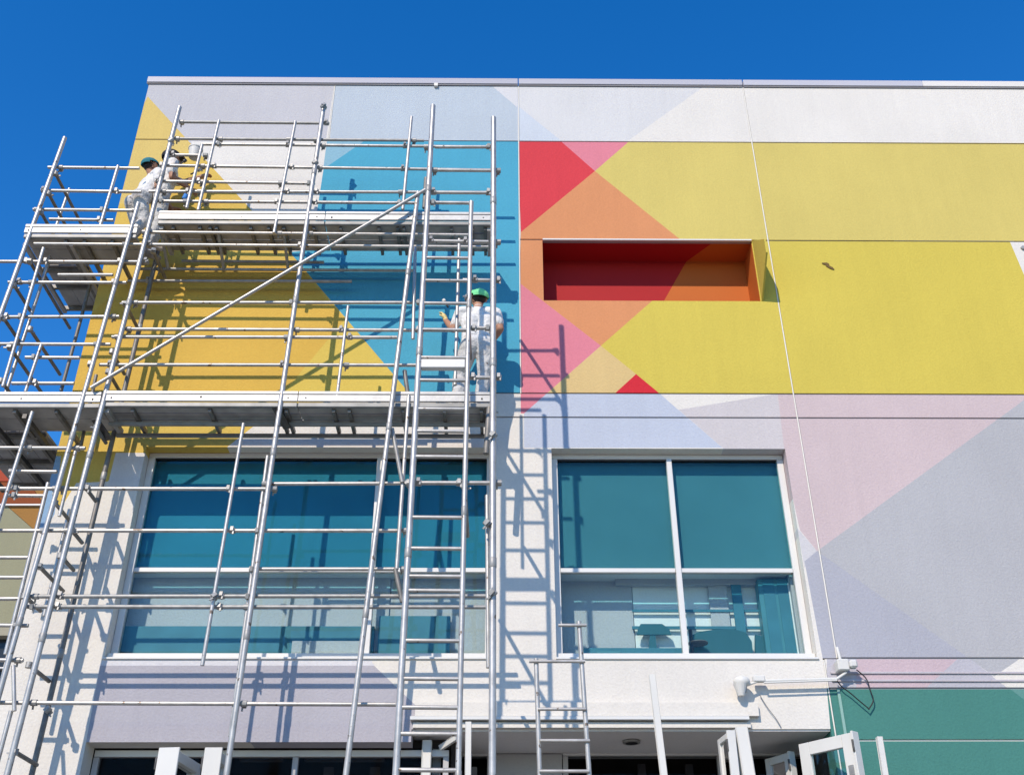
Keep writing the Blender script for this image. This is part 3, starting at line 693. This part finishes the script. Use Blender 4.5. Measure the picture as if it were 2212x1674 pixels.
left_l = deck(-120, 222, 848, YF-.01, YF+1.8, [(YF+.06, YF+.30), (YF+.30, YF+.62)], trans=(30, 120), ends=False)
z = left_l[0]; xa = left_l[1]
for i in range(6):
    x = xa+.05+(xb-xa-.05)/6*i
    box('deck_plank', Vector((x, YF+.64, z-.185))+Ts, Vector((x+(xb-xa-.05)/6-.012, YF+2.1, z-.145))+Ts, DECKU, scaf, .004)
for y in (YF+.66, YF+1.35, YF+2.05): box('deck_transom', Vector((xa, y, z-.25))+Ts, Vector((xb, y+.05, z-.19))+Ts, DULL_SHADED, scaf)
for x in (xb-.5, xb-.05, xb-1.1): box('end_beam', Vector((x, YF+.06, z-.31))+Ts, Vector((x+.05, YF+2.1, z-.252))+Ts, DARK, scaf)
# drop brackets under decks
for x0_, y0_, x1_, y1_, Y in ((612, 490, 640, 605, YF+.1), (470, 490, 505, 600, YF+.1), (347, 490, 400, 600, YF+.1)):
    a = P(x0_, y0_, Y); tube('bracket_tube', a+Ts+Vector((0, 0, -.02)), a+Ts+Vector((0, .55, -.28)), .022, STEEL2, scaf)
for x, y in ((596, 880), (225, 850), (205, 905)):
    a = P(x, y, YF+.02); bar('gusset_plate', a+Ts, a+Ts+Vector((.10, .30, -.12)), .10, .015, DARK, scaf)
tube('hanger', P(1057, 880, YF+.02)+Ts, P(1050, 980, YF+.02)+Ts, .035, DULL_SHADED, scaf)

# ---- access ladder in the corner tower (between two slim poles)
lad = thing('access_ladder', 'long vertical metal access ladder fixed between the two slim poles of the scaffold corner', 'ladder', loc=(0, YT, 0))
Tl = Vector((0, -YT, 0))
def pole_x(top, bot, y): return top[0]+(bot[0]-top[0])*(y-top[1])/(bot[1]-top[1])
rung_y = [557, 606, 655, 712, 772, 821, 883, 931, 986, 1117, 1184, 1244, 1275, 1383, 1465, 1527, 1584, 1662]
for y in rung_y:
    x0_ = pole_x((935.5, 229), (855, 1674), y); x1_ = pole_x((1018, 436), (990, 1674), y)
    tube('rung', P(x0_, y, YT)+Tl, P(x1_, y+1, YT)+Tl, .020, STEEL, lad)
ya = 1700
for k in range(9):
    zz = 3.2-.33*k
    if zz < .2: break
    a = Zat(855, 1674, 3.3); tube('rung', Vector((P(855, 1674, YT).x, 0, zz)), Vector((P(990, 1674, YT).x, 0, zz)), .020, STEEL, lad)
a = P(910, 772, YT-.05); b = P(1004, 790, YT-.05)
box('step_box', Vector((a.x, YT-.02, b.z))+Tl, Vector((b.x, YT+.06, a.z))+Tl, FRAME, lad, .005)
# short tower ladder frames between the slim pole and the thick corner pole
# ---- short ladder at the bottom
l2 = thing('ladder', 'short free-standing metal ladder frame in front of the white wall below the right window', 'ladder', loc=(P(1200, 1674, 10.55).x, 10.55, 0))
T2 = -Vector(l2.location); Y2 = 10.55
def stile(t, b, r=.024):
    a = P(*t, Y2); c = P(*b, Y2); d = (c-a).normalized(); c = a+d*(a.z/-d.z); tube('stile', c+T2, a+T2, r, STEEL, l2)
stile((1158, 1422), (1166, 1674)); stile((1250.5, 1342), (1273, 1674))
for (xa_, xb_, y) in ((1206, 1267, 1350), (1143, 1264, 1428), (1162, 1266, 1531), (1167, 1274, 1599), (1165, 1273, 1665)):
    tube('rung', P(xa_, y, Y2-.03)+T2, P(xb_, y, Y2-.03)+T2, .017, STEEL, l2)
for k in range(7):
    zz = P(1165, 1665, Y2).z-.36*(k+1)
    if zz < .2: break
    tube('rung', Vector((P(1167, 1674, Y2).x, Y2, zz))+T2, Vector((P(1273, 1674, Y2).x, Y2, zz))+T2, .017, STEEL, l2)

# ------------------------------------------------------------ people
SKIN = mat('skin_tan', (.42, .22, .14), rough=.55, var=.06, raw=True); SHIRT = mat('white_cotton_shirt', (.72, .705, .68), rough=.9, bump=1, bscale=7, bdist=.05, var=.05, raw=True, spots=((.40, .38, .35), 12, .74))
PANTS = mat('paint_stained_white_trousers', (.54, .53, .51), rough=.9, bump=1, bscale=8, bdist=.06, var=.16, vscale=9, raw=True, spots=((.13, .09, .08), 9, .68))
SHOE = mat('worn_shoe', (.42, .38, .33), rough=.8, var=.2, vscale=20, raw=True); GLOVE = mat('yellow_work_glove', (.75, .58, .25), rough=.8, var=.15, vscale=30, raw=True)
HAIR = mat('black_hair', (.02, .015, .012), rough=.6, raw=True)
CAPG = mat('lime_green_cap', (.20, .72, .32), rough=.8, var=.08, vscale=20, raw=True); CAPT = mat('teal_cap', (.02, .16, .2), rough=.8, raw=True); CAPB = mat('black_cap', (.02, .02, .022), rough=.8, raw=True)
BAND = mat('teal_face_scarf', (.03, .20, .30), rough=.9, raw=True)
def person(label, loc, rotz, J, cap, glove=False, tshirt=SHIRT, extra=None, H=1.78, lean=0):
    """J: joint positions, body faces +y. One remeshed skin, faces tagged by nearest bone."""
    segs = []   # (a, ra, b, rb, mat index)
    SK, SHT, PN, SO, GL, HR = range(6)
    def s(a, ra, b, rb, m): segs.append((Vector(a), ra, Vector(b), rb, m))
    pe = Vector(J['pelvis']); ch = Vector(J['chest']); nk = Vector(J['neck']); hd = Vector(J['head'])
    side = Vector(J.get('side', (1, 0, 0)))
    for k in (-1, 1):
        o = side*k
        s(pe+o*.075+Vector((0, 0, .02)), .105, pe+o*.08+(ch-pe)*.45, .100, SHT)
        s(pe+o*.08+(ch-pe)*.45, .100, ch+o*.085, .105, SHT)
        s(pe+o*.08-Vector((0, 0, .03)), .112, pe+o*.07+Vector((0, 0, .03)), .105, PN)
    s(ch+Vector((0, .03, -.02)), .10, ch+Vector((0, 0, .08)), .09, SHT); s(ch+Vector((0, 0, .08)), .075, nk, .055, SHT)
    s(nk, .053, hd-Vector((0, 0, .07)), .052, SK)
    fd = Vector(J.get('face', (0, 1, 0))).normalized()
    s(hd+fd*.015-Vector((0, 0, .05)), .066, hd+Vector((0, 0, .03)), .092, SK); s(hd-fd*.02-Vector((0, 0, .01)), .078, hd-fd*.02+Vector((0, 0, .03)), .084, HR)
    s(hd+fd*.05-Vector((0, 0, .085)), .036, hd+fd*.055-Vector((0, 0, .06)), .036, SK)      # chin
    s(hd+fd*.092+Vector((0, 0, .005)), .010, hd+fd*.106-Vector((0, 0, .028)), .016, SK)     # nose
    lat = Vector((fd.y, -fd.x, 0))
    for k in (-1, 1):
        s(hd+lat*k*.088-Vector((0, 0, .01)), .014, hd+lat*k*.092+Vector((0, 0, .022)), .018, SK)   # ears
        s(hd+fd*.075+lat*k*.03+Vector((0, 0, .022)), .012, hd+fd*.078+lat*k*.036+Vector((0, 0, .022)), .012, SK)   # brow
        s(hd+fd*.082+lat*k*.012-Vector((0, 0, .05)), .011, hd+fd*.082-Vector((0, 0, .05)), .011, SK)   # mouth
    for k in ('L', 'R'):
        sh, el, wr = Vector(J['sh'+k]), Vector(J['el'+k]), Vector(J['wr'+k])
        s(ch+(sh-ch)*.5+Vector((0, 0, .06)), .078, sh, .074, SHT)
        mid = sh.lerp(el, .62)
        s(sh, .074, mid, .064, SHT); s(mid, .048, el, .043, SK); s(el, .043, el.lerp(wr, .3), .044, SK); s(el.lerp(wr, .3), .044, wr, .029, SK)
        hm = GL if glove else SK
        d = (wr-el).normalized(); hd_ = Vector(J.get('hand'+k, d)).normalized()
        u = hd_.cross(Vector((0, 0, 1)));  u = u.normalized() if u.length > .1 else Vector((1, 0, 0))
        nrm = hd_.cross(u).normalized(); palm = wr+hd_*.05
        for q in (-.6, .6): s(wr+u*.008*q, .028, palm+u*.026*q+hd_*.03, .022, hm)
        for q, ln in ((-1.5, .062), (-.5, .074), (.5, .070), (1.5, .054)):
            b0 = palm+hd_*.035+u*.021*q*1.0; b1 = b0+hd_*ln*.55-nrm*.012*(-1); b2 = b1+(hd_*.5+nrm*.85)*ln*.5
            s(b0, .0115, b1, .0105, hm); s(b1, .0105, b2, .0092, hm)
        t0 = wr+hd_*.03-u*.026; t1 = t0+(hd_*.5-u*.6+nrm*.4)*.05; s(t0, .014, t1, .012, hm); s(t1, .012, t1+(hd_*.7+nrm*.5)*.028, .010, hm)
        hp, kn, an = Vector(J['hp'+k]), Vector(J['kn'+k]), Vector(J['an'+k])
        s(hp, .112, hp.lerp(kn, .5), .094, PN); s(hp.lerp(kn, .5), .094, kn, .072, PN); s(kn, .074, kn.lerp(an, .45), .070, PN); s(kn.lerp(an, .45), .070, an+Vector((0, 0, .02)), .066, PN)
        fdir = Vector(J.get('foot'+k, (0, 1, 0))).normalized()
        s(an-fdir*.05-Vector((0, 0, .045)), .042, an+fdir*.07-Vector((0, 0, .05)), .043, SO); s(an+fdir*.07-Vector((0, 0, .05)), .043, an+fdir*.16-Vector((0, 0, .06)), .034, SO)
    bm = bmesh.new()
    for a, ra, b, rb, m in segs:
        for p, r in ((a, ra), (b, rb)):
            bmesh.ops.create_icosphere(bm, subdivisions=2, radius=r, matrix=Matrix.Translation(p))
        d = b-a
        if d.length > .004:
            Mx = d.to_track_quat('Z', 'Y').to_matrix().to_4x4(); Mx.translation = (a+b)/2
            bmesh.ops.create_cone(bm, cap_ends=True, segments=14, radius1=ra, radius2=rb, depth=d.length, matrix=Mx)
    me = bpy.data.meshes.new('raw'); bm.to_mesh(me); bm.free()
    tmp = bpy.data.objects.new('raw', me); col.objects.link(tmp)
    md = tmp.modifiers.new('r', 'REMESH'); md.mode = 'VOXEL'; md.voxel_size = .0085; md.use_smooth_shade = True
    sm = tmp.modifiers.new('s', 'SMOOTH'); sm.iterations = 3; sm.factor = .5
    dg = bpy.context.evaluated_depsgraph_get(); out = bpy.data.meshes.new_from_object(tmp.evaluated_get(dg)); bpy.data.objects.remove(tmp)
    out.materials.clear()
    for m in (SKIN, tshirt, PANTS, SHOE, GLOVE, HAIR): out.materials.append(m)
    S = [(a, b-a, max((b-a).length_squared, 1e-9), ra, rb, m) for a, ra, b, rb, m in segs]
    for p in out.polygons:
        c = p.center; best = 9; bi = 0
        for a, d, l2_, ra, rb, m in S:
            t = max(0, min(1, (c-a).dot(d)/l2_)); v = abs((c-a-d*t).length-(ra+(rb-ra)*t))
            if v < best: best = v; bi = m
        p.material_index = bi; p.use_smooth = True
    o = thing('person', label, 'person', loc=loc); o.rotation_euler = (0, 0, rotz); o.scale = J.get('scale', (1, 1, 1))
    link('body', out, o)
    # cap: dome, band, peak
    bm = bmesh.new(); bmesh.ops.create_uvsphere(bm, u_segments=20, v_segments=12, radius=.118)
    bmesh.ops.delete(bm, geom=[v for v in bm.verts if v.co.z < -.012+min(0, v.co.y+.02)*.5], context='VERTS')
    for v in bm.verts: v.co.z *= .86; v.co.y *= 1.08
    r = bmesh.ops.create_cone(bm, cap_ends=True, segments=20, radius1=.10, radius2=.10, depth=.008)
    for v in r['verts']:
        v.co.y = v.co.y*.85+.10; v.co.x *= .85; v.co.z += -.004-max(0, v.co.y-.1)*.15
    ang = math.atan2(-fd.x, fd.y); capd = J.get('capdir', 0); tilt = J.get('tilt', 0)
    bmesh.ops.transform(bm, matrix=Matrix.Translation(hd+Vector((0, 0, .026))-fd*.012) @ Matrix.Rotation(ang+capd, 4, 'Z') @ Matrix.Rotation(tilt, 4, 'X'), verts=bm.verts[:])
    bm_obj('cap', bm, o, [cap], True)
    if extra:
        for nm, a, b, ra, m in extra: tube(nm, a, b, ra, m, o)
    return o
# painter with the green cap
base = P(1030, 850, YF+.26)
person('painter in green cap and yellow gloves standing on the lower deck, back turned',
 (base.x, YF+.26, lower[0]-.14), .04,
 dict(pelvis=(0, 0, .98), chest=(0, .01, 1.32), neck=(0, .01, 1.50), head=(-.0, .03, 1.66), face=(-.35, 1, .1), capdir=0, tilt=.22,
      scale=(1.17, 1.12, 1.06), shL=(-.19, .0, 1.43), elL=(-.27, .04, 1.20), wrL=(-.36, .16, 1.42), handL=(-.2, .1, .9), shR=(.19, 0, 1.43), elR=(.245, -.01, 1.19), wrR=(.16, .22, 1.16), handR=(-.3, 1, 0),
      hpL=(-.09, 0, .93), knL=(-.19, .10, .54), anL=(-.20, .0, .12), hpR=(.09, 0, .93), knR=(.075, .03, .53), anR=(.03, .0, .12), footL=(-.8, .6, 0), footR=(.1, 1, 0)), CAPG, glove=True)
# stooping painter on the upper left deck
zdu = left_u[0]-.14
base = P(302, 470, YF+.36)
person('painter in dark teal cap, left of the pair on the upper deck',
 (base.x, YF+.36, zdu), -.75,
 dict(scale=(1.06, 1.06, .97), pelvis=(0, -.04, .93), chest=(0, .04, 1.27), neck=(0, .03, 1.44), head=(-.01, -.01, 1.585), face=(-.1, 1, .1), tilt=.2,
      shL=(-.19, .04, 1.37), elL=(-.22, .26, 1.16), wrL=(-.12, .46, 1.18), shR=(.19, .03, 1.37), elR=(.23, .04, 1.08), wrR=(.16, .24, .97),
      hpL=(-.09, -.10, .88), knL=(-.12, .06, .50), anL=(-.12, -.08, .12), hpR=(.09, -.10, .88), knR=(.11, .02, .50), anR=(.10, -.12, .12)), CAPT)
base = P(341, 455, YF+.42)
person('painter in black cap and teal scarf, right of the upper pair, reaching out',
 (base.x, YF+.42, zdu), -1.15,
 dict(scale=(1.08, 1.08, 1.07), pelvis=(0, 0, .97), chest=(0, .05, 1.31), neck=(0, .04, 1.49), head=(0, .03, 1.655), face=(0, 1, .1), tilt=.15,
      shL=(-.19, .04, 1.42), elL=(-.15, .26, 1.44), wrL=(-.10, .44, 1.56), shR=(.19, .05, 1.42), elR=(.22, .08, 1.15), wrR=(.14, .30, 1.12),
      hpL=(-.09, 0, .92), knL=(-.10, .06, .50), anL=(-.11, -.02, .12), hpR=(.09, 0, .92), knR=(.10, .05, .50), anR=(.09, -.02, .12)), CAPB,
 extra=[('face_scarf', (0, .05, 1.53), (0, .05, 1.60), .088, BAND)])
# tools
def brush(label, a, b, m=BLACK, tip=None):
    o = thing('paint_brush', label, 'brush', loc=tuple(a)); d = b-a
    tube('handle', (0, 0, 0), d*.72, .011, m, o); tube('bristles', d*.72, d, .024, tip or WOODW, o)
brush('paint brush held out towards the wall by the painter in the black cap', P(412, 377, YF+.30), P(434, 366, YF+.34))
brush('long paint scraper pointing up to the right above the reaching arm on the upper deck', P(383, 359, YF+.34), P(402, 346, YF+.36), DARK, DARK)
brush('small brush raised in the gloved left hand of the painter in the green cap', P(968, 664, YF+.42), P(958, 648, YF+.44), CAPB, WOODW)
bu = thing('paint_bucket', 'white plastic bucket hanging on the top rail beside the upper painters', 'bucket', loc=P(421, 332, YF+.12))
bm = bmesh.new(); bmesh.ops.create_cone(bm, cap_ends=True, segments=24, radius1=.075, radius2=.095, depth=.15); bm_obj('tub', bm, bu, [WOODW], False)
bm = bmesh.new(); bmesh.ops.create_cone(bm, cap_ends=True, segments=24, radius1=.102, radius2=.102, depth=.018, matrix=Matrix.Translation((0, 0, .08))); bm_obj('rim', bm, bu, [WOODW])
bc = thing('spray_can', 'small blue and white can held near the knees of the upper painters', 'can', loc=P(399, 424, YF+.3))
tube('can_body', (0, 0, -.06), (.03, 0, .05), .035, mat('blue_label', (.05, .25, .7), raw=True), bc); tube('can_top', (.03, 0, .052), (.036, 0, .075), .026, WOODW, bc)

# ------------------------------------------------------------ neighbouring building at the left
YN = 17.5
nb = thing('neighbour_building', 'lower rust-red and olive building glimpsed behind the scaffold at the left edge', 'building', loc=(0, YN, 0))
def N(name, pts, m, d=.25, Y=YN):
    bm = bmesh.new(); A = [P(x, y, Y)-Vector((0, YN, 0)) for x, y in pts]
    f = [bm.verts.new(p) for p in A]; b = [bm.verts.new(p+Vector((0, d, 0))) for p in A]
    bm.faces.new(f); bm.faces.new(b[::-1])
    for i in range(len(f)): bm.faces.new((f[i], f[(i+1) % len(f)], b[(i+1) % len(f)], b[i]))
    return bm_obj(name, bm, nb, [m])
R_ = wallm((178, 84, 62)); R2_ = wallm((150, 84, 50)); BR = wallm((170, 128, 72)); OL = wallm((160, 162, 138)); 
N('gable_wall', [(-260, 770), (51, 1039), (-260, 1039)], R_, 4)
N('wall_panel', [(-260, 1041), (62, 1041), (92, 1087), (-260, 1087)], R2_, 4)
N('wall_panel', [(63, 1041), (160, 1041), (160, 1087), (93, 1087)], BR, 4)
N('ledge', [(-260, 1088), (160, 1088), (160, 1091), (-260, 1091)], FRAME, 4, YN-.05)
N('wall_panel', [(15, 1092), (160, 1092), (160, 1210), (75, 1145)], BR, 4)
N('wall_panel', [(-260, 1092), (14, 1092), (74, 1145), (160, 1211), (160, 1246), (-260, 1246)], OL, 4)
for y0_, y1_ in ((1248, 1292), (1294, 1350)):
    N('wall_panel', [(-260, y0_), (160, y0_), (160, y1_), (-260, y1_)], OL, 4)
N('wall_panel', [(-260, 1352), (160, 1352), (160, 1372), (-260, 1372)], wallm((176, 174, 158)), 4)
N('dark_window', [(-260, 1374), (100, 1374), (100, 1486), (-260, 1486)], mat('smoked_glass', (.03, .035, .04), rough=.15, raw=True), 1, YN+.2)
N('window_sill', [(-260, 1488), (100, 1488), (100, 1508), (-260, 1508)], wallm((150, 160, 165)), 1)
N('wall_panel', [(-260, 1510), (100, 1510), (100, 1990), (-260, 1990)], OL, 4)
N('window_frame', [(-260, 1440), (100, 1440), (100, 1443), (-260, 1443)], FRAME, .1, YN+.1)
